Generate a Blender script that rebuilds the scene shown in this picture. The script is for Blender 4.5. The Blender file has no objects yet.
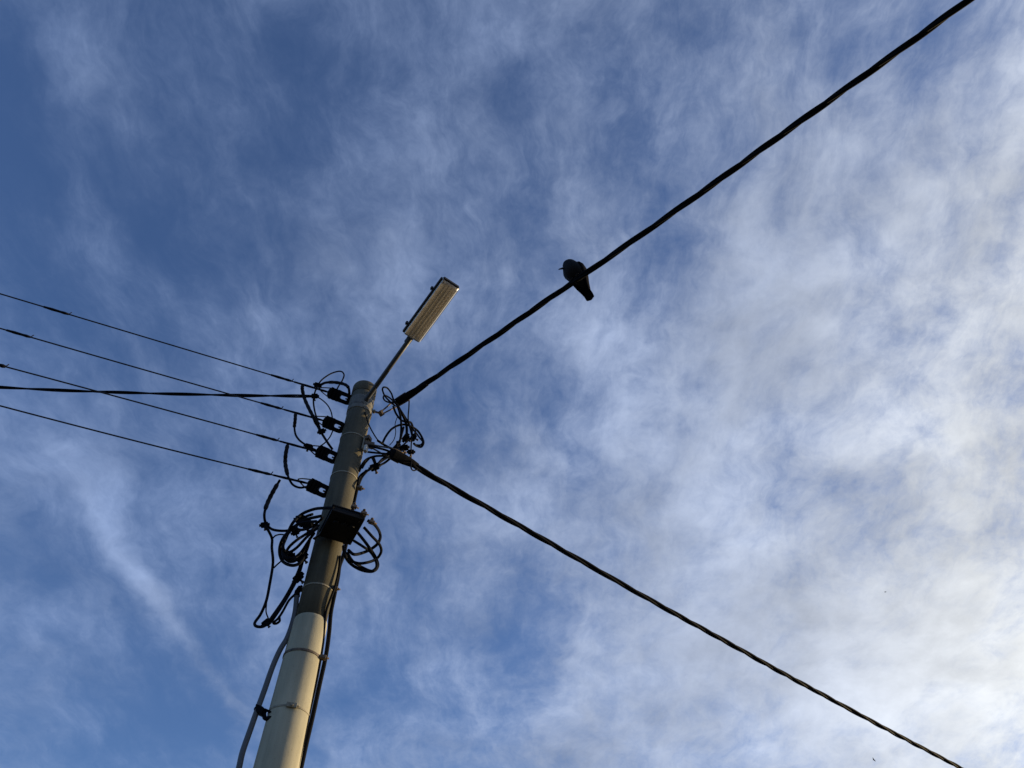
import bpy, bmesh, math, random
from mathutils import Vector as V, Matrix, Quaternion
random.seed(7)
R = math.radians
S = bpy.context.scene
COL = S.collection
PI = math.pi

# ------------------------------------------------------------------ camera
FPX, PITCH, EYE = 760.0, R(50.6), 1.6
cam = bpy.data.cameras.new('camera')
cam.sensor_width = 36.0
cam.lens = FPX / 1024 * 36
cam.clip_start, cam.clip_end = 0.05, 20000
co = bpy.data.objects.new('camera', cam); COL.objects.link(co)
co.location = (0, 0, EYE)
co.rotation_euler = (PITCH + PI / 2, 0, 0)
S.camera = co

# ------------------------------------------------------------------ light
SUN_AZ, SUN_EL = R(66), R(11)
SUN = V((math.sin(SUN_AZ) * math.cos(SUN_EL), math.cos(SUN_AZ) * math.cos(SUN_EL), math.sin(SUN_EL)))
S.view_settings.view_transform = 'Standard'
S.view_settings.look = 'None'
S.view_settings.gamma = 1.0
S.view_settings.use_curve_mapping = False
S.view_settings.exposure = 0.12
S.cycles.use_denoising = True
S.cycles.max_bounces = 6

sl = bpy.data.lights.new('sun', 'SUN')
sl.energy, sl.angle, sl.color = 5.0, R(0.5), (1.0, 0.74, 0.38)
so = bpy.data.objects.new('sun', sl); COL.objects.link(so)
so.rotation_euler = SUN.to_track_quat('Z', 'Y').to_euler()
so.location = (0, 0, 60)

FW = V((0, math.cos(PITCH), math.sin(PITCH)))
UP = V((0, -math.sin(PITCH), math.cos(PITCH)))
CAM = V((0, 0, EYE))
def ray(x, y):
    """direction in the world that the photograph's pixel (x, y) looks along"""
    return FW * FPX + V((1, 0, 0)) * (x - 512) + UP * (384 - y)


class NT:
    """small helper for building node trees"""
    def __init__(s, tree): s.t = tree
    def n(s, typ, **kw):
        nd = s.t.nodes.new(typ)
        for k, v in kw.items(): setattr(nd, k, v)
        return nd
    def put(s, sock, v):
        if v is None: return
        if isinstance(v, bpy.types.NodeSocket): s.t.links.new(v, sock)
        else: sock.default_value = v
    def m(s, op, a, b=None, c=None, clamp=False):
        nd = s.n('ShaderNodeMath', operation=op, use_clamp=clamp)
        for i, v in enumerate((a, b, c)): s.put(nd.inputs[i], v)
        return nd.outputs[0]
    def vm(s, op, a, b=None, scale=None):
        nd = s.n('ShaderNodeVectorMath', operation=op)
        s.put(nd.inputs[0], a); s.put(nd.inputs[1], b)
        if scale is not None: s.put(nd.inputs['Scale'], scale)
        return nd.outputs['Value'] if op in ('DOT_PRODUCT', 'LENGTH') else nd.outputs['Vector']
    def xyz(s, x, y, z=0.0):
        nd = s.n('ShaderNodeCombineXYZ')
        for i, v in enumerate((x, y, z)): s.put(nd.inputs[i], v)
        return nd.outputs[0]
    def sep(s, v):
        nd = s.n('ShaderNodeSeparateXYZ'); s.put(nd.inputs[0], v); return nd.outputs
    def noise(s, vec, scale, detail=8, rough=0.55, lac=2.0, dist=0.0, out='Fac'):
        nd = s.n('ShaderNodeTexNoise')
        s.put(nd.inputs['Vector'], vec)
        for k, v in (('Scale', scale), ('Detail', detail), ('Roughness', rough), ('Lacunarity', lac), ('Distortion', dist)):
            s.put(nd.inputs[k], v)
        return nd.outputs[out]
    def smooth(s, v, lo, hi, a=0.0, b=1.0):
        nd = s.n('ShaderNodeMapRange', interpolation_type='SMOOTHERSTEP')
        for i, x in enumerate((v, lo, hi, a, b)): s.put(nd.inputs[i], x)
        return nd.outputs[0]
    def lin(s, v, lo, hi, a=0.0, b=1.0):
        nd = s.n('ShaderNodeMapRange')
        for i, x in enumerate((v, lo, hi, a, b)): s.put(nd.inputs[i], x)
        return nd.outputs[0]
    def mix(s, f, a, b, blend='MIX'):
        nd = s.n('ShaderNodeMix', data_type='RGBA', blend_type=blend)
        s.put(nd.inputs['Factor'], f); s.put(nd.inputs['A'] if False else nd.inputs[6], a); s.put(nd.inputs[7], b)
        return nd.outputs[2]

# ------------------------------------------------------------------ sky with thin high cloud
W = bpy.data.worlds.new('World'); S.world = W; W.use_nodes = True
W.node_tree.nodes.clear()
k = NT(W.node_tree)
gen = k.n('ShaderNodeTexCoord').outputs['Generated']
d = k.vm('NORMALIZE', gen)
dx, dy, dz = k.sep(d)
sky = k.n('ShaderNodeTexSky', sky_type='NISHITA', sun_disc=False)
sky.sun_elevation, sky.sun_rotation = SUN_EL, SUN_AZ
sky.altitude, sky.air_density, sky.dust_density, sky.ozone_density = 200, 1.0, 0.5, 4.5
# the cloud deck is a horizontal sheet seen in perspective
H0 = 0.22
den = k.m('ADD', k.m('MAXIMUM', dz, 0.0), H0)
px_, py_ = k.m('DIVIDE', dx, den), k.m('DIVIDE', dy, den)
P = k.xyz(px_, py_, 0.0)
def deck(x, y):
    r = ray(x, y).normalized(); return V((r.x / (r.z + H0), r.y / (r.z + H0), 0))
def lobe(x0, y0, x1, y1, w, vec=None):
    """elongated patch of the deck between two directions, w = half width in degrees x 13"""
    a, b = deck(x0, y0), deck(x1, y1)
    mx, my = (x0 + x1) / 2, (y0 + y1) / 2
    L = math.hypot(x1 - x0, y1 - y0)
    c = (a + b) / 2; e1 = (b - a) / 2
    la = max(e1.length, 1e-4); e1 = e1 / la
    n1 = deck(mx - (y1 - y0) / L * w, my + (x1 - x0) / L * w) - c
    e2 = V((-e1.y, e1.x, 0)); lb = abs(n1.dot(e2))
    q = k.vm('SUBTRACT', vec or Pw, tuple(c))
    u = k.vm('DOT_PRODUCT', q, tuple(e1 / la)); v = k.vm('DOT_PRODUCT', q, tuple(e2 / lb))
    s = k.m('ADD', k.m('MULTIPLY', u, u), k.m('MULTIPLY', v, v))
    return k.m('EXPONENT', k.m('MULTIPLY', s, -1.0))
def shift(vec, x, y, z=0): return k.vm('ADD', vec, (x, y, z))
def scl(vec, x, y, z=1): return k.vm('MULTIPLY', vec, (x, y, z))
wA = k.vm('SUBTRACT', k.noise(shift(P, 3.1, 1.7, 4.0), 2.2, 4, 0.5, out='Color'), (0.5, 0.5, 0.5))
wB = k.vm('SUBTRACT', k.noise(shift(P, 8.3, 2.9, 1.0), 7.0, 4, 0.55, out='Color'), (0.5, 0.5, 0.5))
Pw = k.vm('ADD', P, k.vm('ADD', k.vm('SCALE', wA, scale=0.23), k.vm('SCALE', wB, scale=0.10)))
Pc = k.vm('ADD', P, k.vm('ADD', k.vm('SCALE', wA, scale=0.08), k.vm('SCALE', wB, scale=0.05)))
# combed filaments, streaming along the deck
fil = k.noise(shift(scl(Pw, 4.2, 1.3), 1.3, 5.2, 0.7), 1.9, 13, 0.68)
fil2 = k.noise(shift(scl(Pw, 9.0, 3.0), 4.3, 0.4, 2.2), 2.2, 10, 0.68)
# soft clumps
clump = k.noise(shift(scl(Pc, 1.15, 0.85), 6.5, 3.3, 9.1), 3.6, 12, 0.66)
curd = k.noise(shift(Pc, 4.4, 6.1, 2.3), 22.0, 7, 0.64)
puff = k.noise(shift(scl(Pc, 1.1, 0.8), 2.4, 7.7, 3.3), 10.0, 9, 0.66)
clump2 = k.noise(shift(Pc, 1.5, 0.3, 5.1), 4.2, 7, 0.56)
broad = k.noise(shift(P, 0.7, 9.2, 5.0), 1.1, 3, 0.5)
# how much cloud stands where (negative: clear gaps)
LOBES = [
    # thick veil spreading from the sunward side
    (560, 900, 1100, 620, 230, 0.26), (980, 380, 1000, 700, 200, 0.17), (940, 440, 1020, 480, 60, 0.20), (880, 740, 1030, 640, 80, 0.26), (700, 640, 900, 560, 110, 0.14),
    (640, 420, 830, 240, 90, 0.15), (700, 40, 760, 180, 60, 0.12), (860, 120, 980, 330, 110, 0.18),
    (560, 380, 640, 330, 60, 0.14), (740, 210, 720, 330, 45, 0.14),
    (560, 690, 720, 640, 60, 0.16), (620, 560, 700, 520, 50, 0.10),
    # left-hand streaks
    (30, 420, 140, 570, 22, 0.22), (115, 540, 175, 640, 18, 0.22), (170, 520, 300, 470, 40, 0.14),
    (80, 30, 135, 100, 20, 0.16), (220, 170, 420, 300, 60, 0.08), (225, 300, 275, 293, 22, 0.20),
    (300, 250, 340, 262, 26, 0.14), (380, 240, 460, 300, 40, 0.10), (460, 560, 560, 470, 60, 0.07),
    (40, 500, 60, 470, 60, 0.06),
    # clear gaps
    (545, 570, 520, 720, 40, -0.42), (120, 120, 200, 230, 60, -0.16), (170, 205, 270, 260, 45, -0.16),
    (590, 150, 650, 30, 75, -0.17), (700, 230, 650, 262, 30, -0.16), (560, 200, 500, 240, 50, -0.08), (60, 690, 240, 745, 70, -0.20),
    (40, 250, 150, 340, 60, -0.12), (330, 640, 460, 690, 80, -0.28), (600, 440, 560, 520, 40, -0.06),
    (800, 500, 900, 560, 55, -0.08), (640, 590, 680, 610, 40, -0.06), (880, 30, 800, 80, 40, -0.07),
    (300, 40, 450, 80, 90, -0.24), (10, 40, 25, 260, 60, -0.32), (1000, 0, 1020, 110, 60, 0.18), (880, 160, 930, 220, 50, 0.14), (60, 120, 20, 60, 60, -0.10), (440, 200, 500, 130, 60, -0.10), (80, 590, 30, 560, 30, -0.12),
]
SHADES = [(840, 540, 900, 480, 70, -0.24), (960, 470, 1000, 420, 60, -0.12), (800, 420, 760, 380, 60, -0.06), (740, 600, 800, 640, 60, -0.12), (860, 745, 960, 690, 55, 0.16), (1015, 690, 1020, 640, 50, -0.10)]
cov = None
for (x0, y0, x1, y1, w, a) in LOBES:
    g = k.m('MULTIPLY', lobe(x0, y0, x1, y1, w), a)
    cov = g if cov is None else k.m('ADD', cov, g)
# an old, thin condensation trail
cov = k.m('ADD', cov, k.m('MULTIPLY', lobe(95, 520, 262, 738, 7, Pc), 0.24))
sunward = k.vm('DOT_PRODUCT', d, tuple(SUN))
sw = k.lin(sunward, -0.35, 0.9, 0.0, 1.0)
tex = k.m('ADD', k.m('MULTIPLY', fil, 0.32), k.m('MULTIPLY', clump, 0.32))
tex = k.m('ADD', tex, k.m('ADD', k.m('MULTIPLY', puff, 0.20), k.m('MULTIPLY', fil2, 0.16)))
tex = k.m('ADD', tex, k.m('MULTIPLY', k.m('SUBTRACT', broad, 0.5), 0.10))
tex = k.m('ADD', tex, k.m('MULTIPLY', k.m('SUBTRACT', curd, 0.5), k.lin(sw, 0.3, 1.0, 0.05, 0.24)))
dens = k.m('ADD', k.m('MULTIPLY', k.m('SUBTRACT', tex, 0.5), k.lin(sw, 0.2, 1.0, 2.3, 3.0)), cov)
dens = k.m('ADD', dens, k.m('ADD', k.lin(sw, 0.0, 1.0, -0.14, 0.10), k.lin(sunward, -0.55, -0.22, -0.35, 0.0)))
alpha = k.smooth(dens, -0.48, 0.72, 0.02, 0.96)
thick = k.smooth(dens, 0.10, 0.75)
# cloud brightness: forward scattering of sunlight through ice crystals plus sky light
g_ = 0.62
hg = k.m('DIVIDE', 1 - g_ * g_, k.m('POWER', k.m('SUBTRACT', 1 + g_ * g_, k.m('MULTIPLY', sunward, 2 * g_)), 1.5))
ph = k.m('DIVIDE', k.m('MULTIPLY', hg, 1.28), k.m('ADD', k.m('MULTIPLY', hg, 0.26), 1.0))   # multiple scattering evens out the peak
csun = k.vm('SCALE', (1.45, 1.27, 0.74), scale=ph)
csky = (1.20, 1.88, 3.55)
ccol = k.vm('ADD', k.vm('ADD', csun, csky), k.vm('SCALE', (0.80, 0.68, 0.30), scale=k.smooth(sunward, 0.62, 0.90)))   # aureole
# the thick parts of the deck shade themselves
shade = k.m('ADD', k.m('MULTIPLY', k.m('SUBTRACT', clump2, 0.5), 1.1), k.m('MULTIPLY', k.m('SUBTRACT', puff, 0.5), 0.5))
for (x0, y0, x1, y1, w, a) in SHADES: shade = k.m('ADD', shade, k.m('MULTIPLY', lobe(x0, y0, x1, y1, w), a))
ccol = k.vm('SCALE', ccol, scale=k.m('ADD', 0.97, shade))
skyc = k.vm('MULTIPLY', sky.outputs[0], (1.10, 0.97, 1.05))
final = k.mix(alpha, skyc, ccol)
bg = k.n('ShaderNodeBackground'); bg.inputs['Strength'].default_value = 0.15
k.put(bg.inputs['Color'], final)
wo = k.n('ShaderNodeOutputWorld'); W.node_tree.links.new(bg.outputs[0], wo.inputs[0])
W.cycles.sampling_method = 'MANUAL'; W.cycles.sample_map_resolution = 512

# ------------------------------------------------------------------ materials
def mat(name, col, rough=0.6, metal=0.0, var=0.15, scale=20.0, bump=0.0, spec=0.5, tint=None, stretch=(1, 1, 1)):
    m = bpy.data.materials.new(name); m.use_nodes = True
    t = NT(m.node_tree); bs = m.node_tree.nodes['Principled BSDF']
    co_ = t.n('ShaderNodeTexCoord').outputs['Object']
    v = t.vm('MULTIPLY', co_, stretch)
    n1 = t.noise(v, scale, 6, 0.6)
    f = t.lin(n1, 0.3, 0.7, 0.0, 1.0)
    a = tuple(c * (1 - var) for c in col) + (1,)
    b = tuple(min(1, c * (1 + var)) for c in (tint or col)) + (1,)
    t.put(bs.inputs['Base Color'], t.mix(f, a, b))
    bs.inputs['Metallic'].default_value = metal
    t.put(bs.inputs['Roughness'], t.lin(n1, 0.3, 0.7, max(0.05, rough - 0.08), min(1, rough + 0.08)))
    bs.inputs['Specular IOR Level'].default_value = spec
    if bump:
        bn = t.n('ShaderNodeBump'); bn.inputs['Strength'].default_value = bump; bn.inputs['Distance'].default_value = 0.01
        t.put(bn.inputs['Height'], t.noise(v, scale * 4, 6, 0.65)); t.put(bs.inputs['Normal'], bn.outputs[0])
    return m

def concrete(name, base, dark, streak=0.5):
    m = bpy.data.materials.new(name); m.use_nodes = True
    t = NT(m.node_tree); bs = m.node_tree.nodes['Principled BSDF']
    co_ = t.n('ShaderNodeTexCoord').outputs['Object']
    n1 = t.noise(co_, 3.0, 6, 0.6)
    st = t.noise(t.vm('MULTIPLY', co_, (16, 16, 0.8)), 1.0, 5, 0.6)      # rain streaks running down
    sp = t.noise(co_, 90.0, 4, 0.7)
    f = t.m('ADD', t.m('MULTIPLY', t.lin(n1, .3, .7), 1 - streak), t.m('MULTIPLY', t.lin(st, .3, .72), streak), clamp=True)
    c = t.mix(f, dark + (1,), base + (1,))
    pit = t.smooth(sp, 0.58, 0.70)
    c = t.mix(t.m('MULTIPLY', pit, 0.35), c, tuple(x * 0.45 for x in dark) + (1,))
    t.put(bs.inputs['Base Color'], c)
    bs.inputs['Roughness'].default_value = 0.85; bs.inputs['Specular IOR Level'].default_value = 0.25
    bn = t.n('ShaderNodeBump'); bn.inputs['Strength'].default_value = 0.35; bn.inputs['Distance'].default_value = 0.004
    t.put(bn.inputs['Height'], t.noise(co_, 60, 8, 0.7)); t.put(bs.inputs['Normal'], bn.outputs[0])
    return m

M = dict(
    shaft=concrete('weathered_dark_concrete', (0.138, 0.125, 0.088), (0.052, 0.05, 0.040), 0.6),
    paint=concrete('cream_grey_paint', (0.50, 0.465, 0.345), (0.28, 0.268, 0.20), 0.62),
    rubber=mat('black_cable_sheath', (0.006, 0.007, 0.010), 0.75, var=0.3, scale=30, spec=0.05),
    tape=mat('black_tape', (0.008, 0.008, 0.011), 0.8, spec=0.15, var=0.3, scale=60, bump=0.3),
    bare=mat('oxidised_wire', (0.02, 0.02, 0.026), 0.65, metal=0.2, var=0.3, scale=40),
    plastic=mat('black_moulded_plastic', (0.006, 0.007, 0.010), 0.7, var=0.25, scale=40, spec=0.03),
    boxp=mat('dark_tray_steel', (0.006, 0.007, 0.010), 0.7, var=0.3, scale=18, bump=0.1, spec=0.2),
    steel=mat('galvanised_steel', (0.26, 0.235, 0.175), 0.65, metal=0.15, var=0.3, scale=35),
    dsteel=mat('weathered_steel', (0.05, 0.047, 0.042), 0.65, metal=0.2, var=0.4, scale=35, tint=(0.13, 0.09, 0.06)),
    saddle=mat('dull_zinc_sheet', (0.15, 0.145, 0.13), 0.7, metal=0.1, var=0.25, scale=16),
    lug=mat('sunlit_steel_pale', (0.55, 0.53, 0.48), 0.5, metal=0.1, var=0.12, scale=30),  # steel lightened in colour, standing in for sunlight on the bracket
    grey=mat('grey_plastic_conduit', (0.09, 0.09, 0.095), 0.55, var=0.25, scale=14, stretch=(1, 1, .2)),
    armp=mat('grey_painted_tube', (0.055, 0.057, 0.062), 0.5, metal=0.2, var=0.2, scale=25),
    house=mat('dark_grey_lamp_housing', (0.03, 0.03, 0.034), 0.6, var=0.25, scale=25, spec=0.3),
    refl=mat('aged_reflector', (0.66, 0.60, 0.51), 0.5, metal=0.0, var=0.14, scale=12, tint=(0.58, 0.49, 0.38)),
    tube=mat('frosted_lamp_tube', (0.62, 0.58, 0.50), 0.4, var=0.06, scale=12),
    feather=mat('black_feathers', (0.004, 0.004, 0.007), 0.65, var=0.4, scale=60, bump=0.2, spec=0.04),
    beak=mat('black_beak', (0.01, 0.01, 0.011), 0.35, var=0.2),
    eye=mat('pale_eye', (0.5, 0.52, 0.55), 0.15, var=0.05),
)
# jackdaw plumage: grey shawl round the nape
def plumage():
    m = bpy.data.materials.new('jackdaw_plumage'); m.use_nodes = True
    t = NT(m.node_tree); bs = m.node_tree.nodes['Principled BSDF']
    at = t.n('ShaderNodeAttribute', attribute_name='nape'); nz = t.noise(t.n('ShaderNodeTexCoord').outputs['Object'], 55, 6, .65)
    f = t.m('MULTIPLY', at.outputs['Fac'], t.lin(nz, .3, .7, .75, 1.0), clamp=True)
    t.put(bs.inputs['Base Color'], t.mix(f, (0.005, 0.005, 0.008, 1), (0.055, 0.05, 0.048, 1)))
    bs.inputs['Roughness'].default_value = 0.65; bs.inputs['Specular IOR Level'].default_value = 0.2
    bn = t.n('ShaderNodeBump'); bn.inputs['Strength'].default_value = 0.4; bn.inputs['Distance'].default_value = 0.004
    t.put(bn.inputs['Height'], nz); t.put(bs.inputs['Normal'], bn.outputs[0])
    return m
M['plumage'] = plumage()
def lens_mat():
    m = bpy.data.materials.new('yellowed_acrylic_cover'); m.use_nodes = True
    t = NT(m.node_tree); nt = m.node_tree; nt.nodes.remove(nt.nodes['Principled BSDF'])
    n1 = t.noise(t.n('ShaderNodeTexCoord').outputs['Object'], 14, 5, .6)
    tr = t.n('ShaderNodeBsdfTransparent'); tr.inputs[0].default_value = (0.95, 0.92, 0.87, 1)
    df = t.n('ShaderNodeBsdfDiffuse'); df.inputs[0].default_value = (0.82, 0.78, 0.71, 1)
    tl = t.n('ShaderNodeBsdfTranslucent'); tl.inputs[0].default_value = (0.74, 0.71, 0.66, 1)
    gl = t.n('ShaderNodeBsdfGlossy'); gl.inputs['Roughness'].default_value = 0.45; gl.inputs[0].default_value = (.45, .45, .45, 1)
    m1 = t.n('ShaderNodeMixShader'); m1.inputs[0].default_value = 0.5
    nt.links.new(df.outputs[0], m1.inputs[1]); nt.links.new(tl.outputs[0], m1.inputs[2])
    m2 = t.n('ShaderNodeMixShader'); t.put(m2.inputs[0], t.lin(n1, .3, .7, .60, .74))
    nt.links.new(tr.outputs[0], m2.inputs[1]); nt.links.new(m1.outputs[0], m2.inputs[2])
    m3 = t.n('ShaderNodeMixShader'); fr = t.n('ShaderNodeFresnel'); fr.inputs[0].default_value = 1.45
    nt.links.new(fr.outputs[0], m3.inputs[0]); nt.links.new(m2.outputs[0], m3.inputs[1]); nt.links.new(gl.outputs[0], m3.inputs[2])
    nt.links.new(m3.outputs[0], nt.nodes['Material Output'].inputs[0])
    return m
M['lens'] = lens_mat()

# ------------------------------------------------------------------ mesh helpers
def bm_(): return bmesh.new()
def catmull(pts, n=8):
    pts = [V(p) for p in pts]
    if len(pts) < 3: return pts
    ext = [pts[0] * 2 - pts[1]] + pts + [pts[-1] * 2 - pts[-2]]
    out = []
    for i in range(1, len(ext) - 2):
        p0, p1, p2, p3 = ext[i - 1:i + 3]
        for j in range(n):
            t = j / n
            out.append(0.5 * ((2 * p1) + (p2 - p0) * t + (2 * p0 - 5 * p1 + 4 * p2 - p3) * t * t + (3 * p1 - p0 - 3 * p2 + p3) * t ** 3))
    out.append(pts[-1]); return out
def frames(path):
    T = []
    for i in range(len(path)):
        a, b = path[max(0, i - 1)], path[min(len(path) - 1, i + 1)]
        T.append((b - a).normalized())
    n = T[0].orthogonal().normalized(); out = []
    for t in T:
        n = (n - t * n.dot(t)).normalized(); out.append((t, n, t.cross(n)))
    return out
def sweep(bm, path, r, sides=10, flat=1.0):
    path = [V(p) for p in path]; fr = frames(path)
    rr = r if isinstance(r, (list, tuple)) else [r] * len(path)
    rings = []
    for p, (t, n, b), q in zip(path, fr, rr):
        rings.append([bm.verts.new(p + n * math.cos(2 * PI * i / sides) * q + b * math.sin(2 * PI * i / sides) * q * flat) for i in range(sides)])
    for A, B in zip(rings, rings[1:]):
        for i in range(sides):
            f = bm.faces.new((A[i], A[(i + 1) % sides], B[(i + 1) % sides], B[i])); f.smooth = True
    bm.faces.new(rings[0][::-1]); bm.faces.new(rings[-1]); return rings
def box(bm, c, ax, half, bev=0.0, segs=2):
    c = V(c); vs = []
    for sx in (-1, 1):
        for sy in (-1, 1):
            for sz in (-1, 1):
                vs.append(bm.verts.new(c + ax[0] * half[0] * sx + ax[1] * half[1] * sy + ax[2] * half[2] * sz))
    fs = [bm.faces.new([vs[i] for i in q]) for q in ((0, 1, 3, 2), (4, 6, 7, 5), (0, 4, 5, 1), (2, 3, 7, 6), (0, 2, 6, 4), (1, 5, 7, 3))]
    if bev:
        es = {e for f in fs for e in f.edges}
        bmesh.ops.bevel(bm, geom=list(es), offset=bev, segments=segs, affect='EDGES', profile=0.5)
def cyl(bm, a, b, r, r2=None, sides=14): 
    r2 = r if r2 is None else r2
    return sweep(bm, [V(a), V(b)], [r, r2], sides)
def ball(bm, c, r, sub=2):
    ret = bmesh.ops.create_icosphere(bm, subdivisions=sub, radius=r, matrix=Matrix.Translation(c))
    for v in ret['verts']:
        for f in v.link_faces: f.smooth = True
def hexnut(bm, c, axis, r, h):
    axis = V(axis).normalized(); cyl(bm, V(c) - axis * h / 2, V(c) + axis * h / 2, r, sides=6)
def link(name, bm, m, parent=None, origin=None):
    bmesh.ops.recalc_face_normals(bm, faces=bm.faces[:])
    me = bpy.data.meshes.new(name)
    o = bpy.data.objects.new(name, me); COL.objects.link(o)
    if parent is not None:
        off = V((0, 0, 0)); q = parent
        while q is not None: off += q.location; q = q.parent
        o.parent = parent
    else:
        bm.verts.ensure_lookup_table()
        off = V(origin) if origin is not None else bm.verts[0].co.copy()
        o.location = off
    bmesh.ops.translate(bm, vec=-off, verts=bm.verts[:])
    bm.to_mesh(me); bm.free(); me.materials.append(m)
    return o
def tag(o, label=None, cat=None, group=None, kind=None):
    for a, v in (('label', label), ('category', cat), ('group', group), ('kind', kind)):
        if v: o[a] = v
    return o
def thing(name, loc, label, cat, group=None):
    o = bpy.data.objects.new(name, None); COL.objects.link(o); o.location = loc; o.empty_display_size = 0.1
    return tag(o, label, cat, group)

# ------------------------------------------------------------------ where things are
POLE_D, POLE_AZ = 5.0, R(-16.82)
HD = V((math.sin(POLE_AZ), math.cos(POLE_AZ), 0))            # from the viewer towards the pole
LT = V((HD.y, -HD.x, 0))                                     # sideways, to the viewer's right
Z = V((0, 0, 1))
PXY = HD * POLE_D
def pp(x, y, off=0.0):
    """point off metres in front of the upright plane through the pole's axis"""
    r = ray(x, y); return CAM + r * ((POLE_D - off) / r.dot(HD))
def hit(x, y, P0, az):
    """point of the upright plane of azimuth az through P0"""
    n = V((math.cos(az), -math.sin(az), 0)); r = ray(x, y); return CAM + r * (n.dot(P0 - CAM) / n.dot(r))
def z1(X, Y, off=0.0): return pp(270 + X / 5.689, 350 + Y / 5.689, off)
def z2(X, Y, off=0.0): return pp(230 + X / 4.517, 470 + Y / 4.517, off)
def z3(X, Y, off=0.0): return pp(230 + X / 4.314, 590 + Y / 4.314, off)
def wob(i, amp=0.03): return amp * math.sin(i * 1.9 + 0.7)

# ------------------------------------------------------------------ ground
def ground():
    bm = bm_(); 
    n = 48; L = 3000.0
    rs = [0, 3, 7, 14, 30, 70, 160, 400, 1000, L]; rings = []
    c = bm.verts.new((0, 0, 0))
    for r in rs[1:]: rings.append([bm.verts.new((r * math.cos(2 * PI * i / n), r * math.sin(2 * PI * i / n), 0)) for i in range(n)])
    for i in range(n): bm.faces.new((c, rings[0][i], rings[0][(i + 1) % n]))
    for A, B in zip(rings, rings[1:]):
        for i in range(n): bm.faces.new((A[i], B[i], B[(i + 1) % n], A[(i + 1) % n]))
    m = mat('dry_grass_and_gravel', (0.045, 0.055, 0.022), 0.95, var=0.45, scale=1.2, bump=0.4, tint=(0.07, 0.065, 0.04))
    tag(link('ground', bm, m, origin=(0, 0, 0)), kind='structure')
    # street running past the pole's foot
    az = R(68); e = V((math.sin(az), math.cos(az), 0)); s = V((e.y, -e.x, 0))
    bm = bm_(); c0 = V((0, 0, 0)) + s * 0.2
    def strip(bm, a, b, z):
        vs = [bm.verts.new(c0 + e * u + s * v + Z * z) for u, v in ((-200, a), (200, a), (200, b), (-200, b))]; bm.faces.new(vs)
    strip(bm, -3.2, 3.4, 0.004)
    tag(link('road', bm, mat('asphalt', (0.05, 0.05, 0.052), 0.9, var=0.25, scale=6, bump=0.3), origin=(0, 0, 0)), kind='structure')
    bm = bm_()
    box(bm, c0 + s * -3.33 + Z * 0.06, (e, s, Z), (200, 0.125, 0.06), 0.01)
    box(bm, c0 + s * 3.53 + Z * 0.06, (e, s, Z), (200, 0.125, 0.06), 0.01)
    tag(link('kerb', bm, mat('kerb_stone', (0.30, 0.29, 0.27), 0.85, var=0.2, scale=4), origin=(0, 0, 0)), kind='structure')
ground()

# ------------------------------------------------------------------ the pole
pole = thing('utility_pole', PXY, 'round concrete pole with pale painted lower part and steel bands', 'utility pole')
def lathe(bm, prof, sides=56, cx=PXY):
    rings = [[bm.verts.new((cx.x + r * math.cos(2 * PI * i / sides), cx.y + r * math.sin(2 * PI * i / sides), z)) for i in range(sides)] for r, z in prof]
    for A, B in zip(rings, rings[1:]):
        for i in range(sides):
            f = bm.faces.new((A[i], A[(i + 1) % sides], B[(i + 1) % sides], B[i])); f.smooth = True
    return rings
ZTOP = pp(364.9, 384.5).z - 0.06
ZSL = pp(311.5, 611.8, .119).z
def prad(z):
    if z < ZSL: 
        t = (z - 3.71) / (ZSL - 3.71); return 0.137 - 0.0165 * t if t > 0 else 0.137 + 0.03 * -t / 4
    return 0.1125
bm = bm_()
r_ = lathe(bm, [(0.1125, ZSL - 0.05), (0.1125, 5.2), (0.1125, 6.0), (0.1125, 6.8), (0.112, ZTOP - 0.13)])
bm.faces.new(r_[0][::-1]); bm.faces.new(r_[-1]); link('shaft', bm, M['shaft'], pole)
bm = bm_()
r_ = lathe(bm, [(prad(0), -0.3), (prad(0), 0), (prad(2), 2), (prad(3.2), 3.2), (prad(3.7), 3.7), (prad(4.2), 4.2), (prad(ZSL - .03), ZSL - 0.03), (prad(ZSL - .01) - .002, ZSL - .012), (prad(ZSL - .01) - .008, ZSL - .001), (0.110, ZSL + 0.002)])
bm.faces.new(r_[0][::-1]); bm.faces.new(r_[-1]); link('painted_base', bm, M['paint'], pole)
bm = bm_()
r_ = lathe(bm, [(0.1145, ZTOP - 0.13), (0.1165, ZTOP - 0.128), (0.1165, ZTOP - 0.02), (0.112, ZTOP - 0.006), (0.098, ZTOP), (0.05, ZTOP + 0.012)])
bm.faces.new(r_[-1]); bm.faces.new(r_[0][::-1]); link('pole_cap', bm, M['shaft'], pole)
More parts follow.
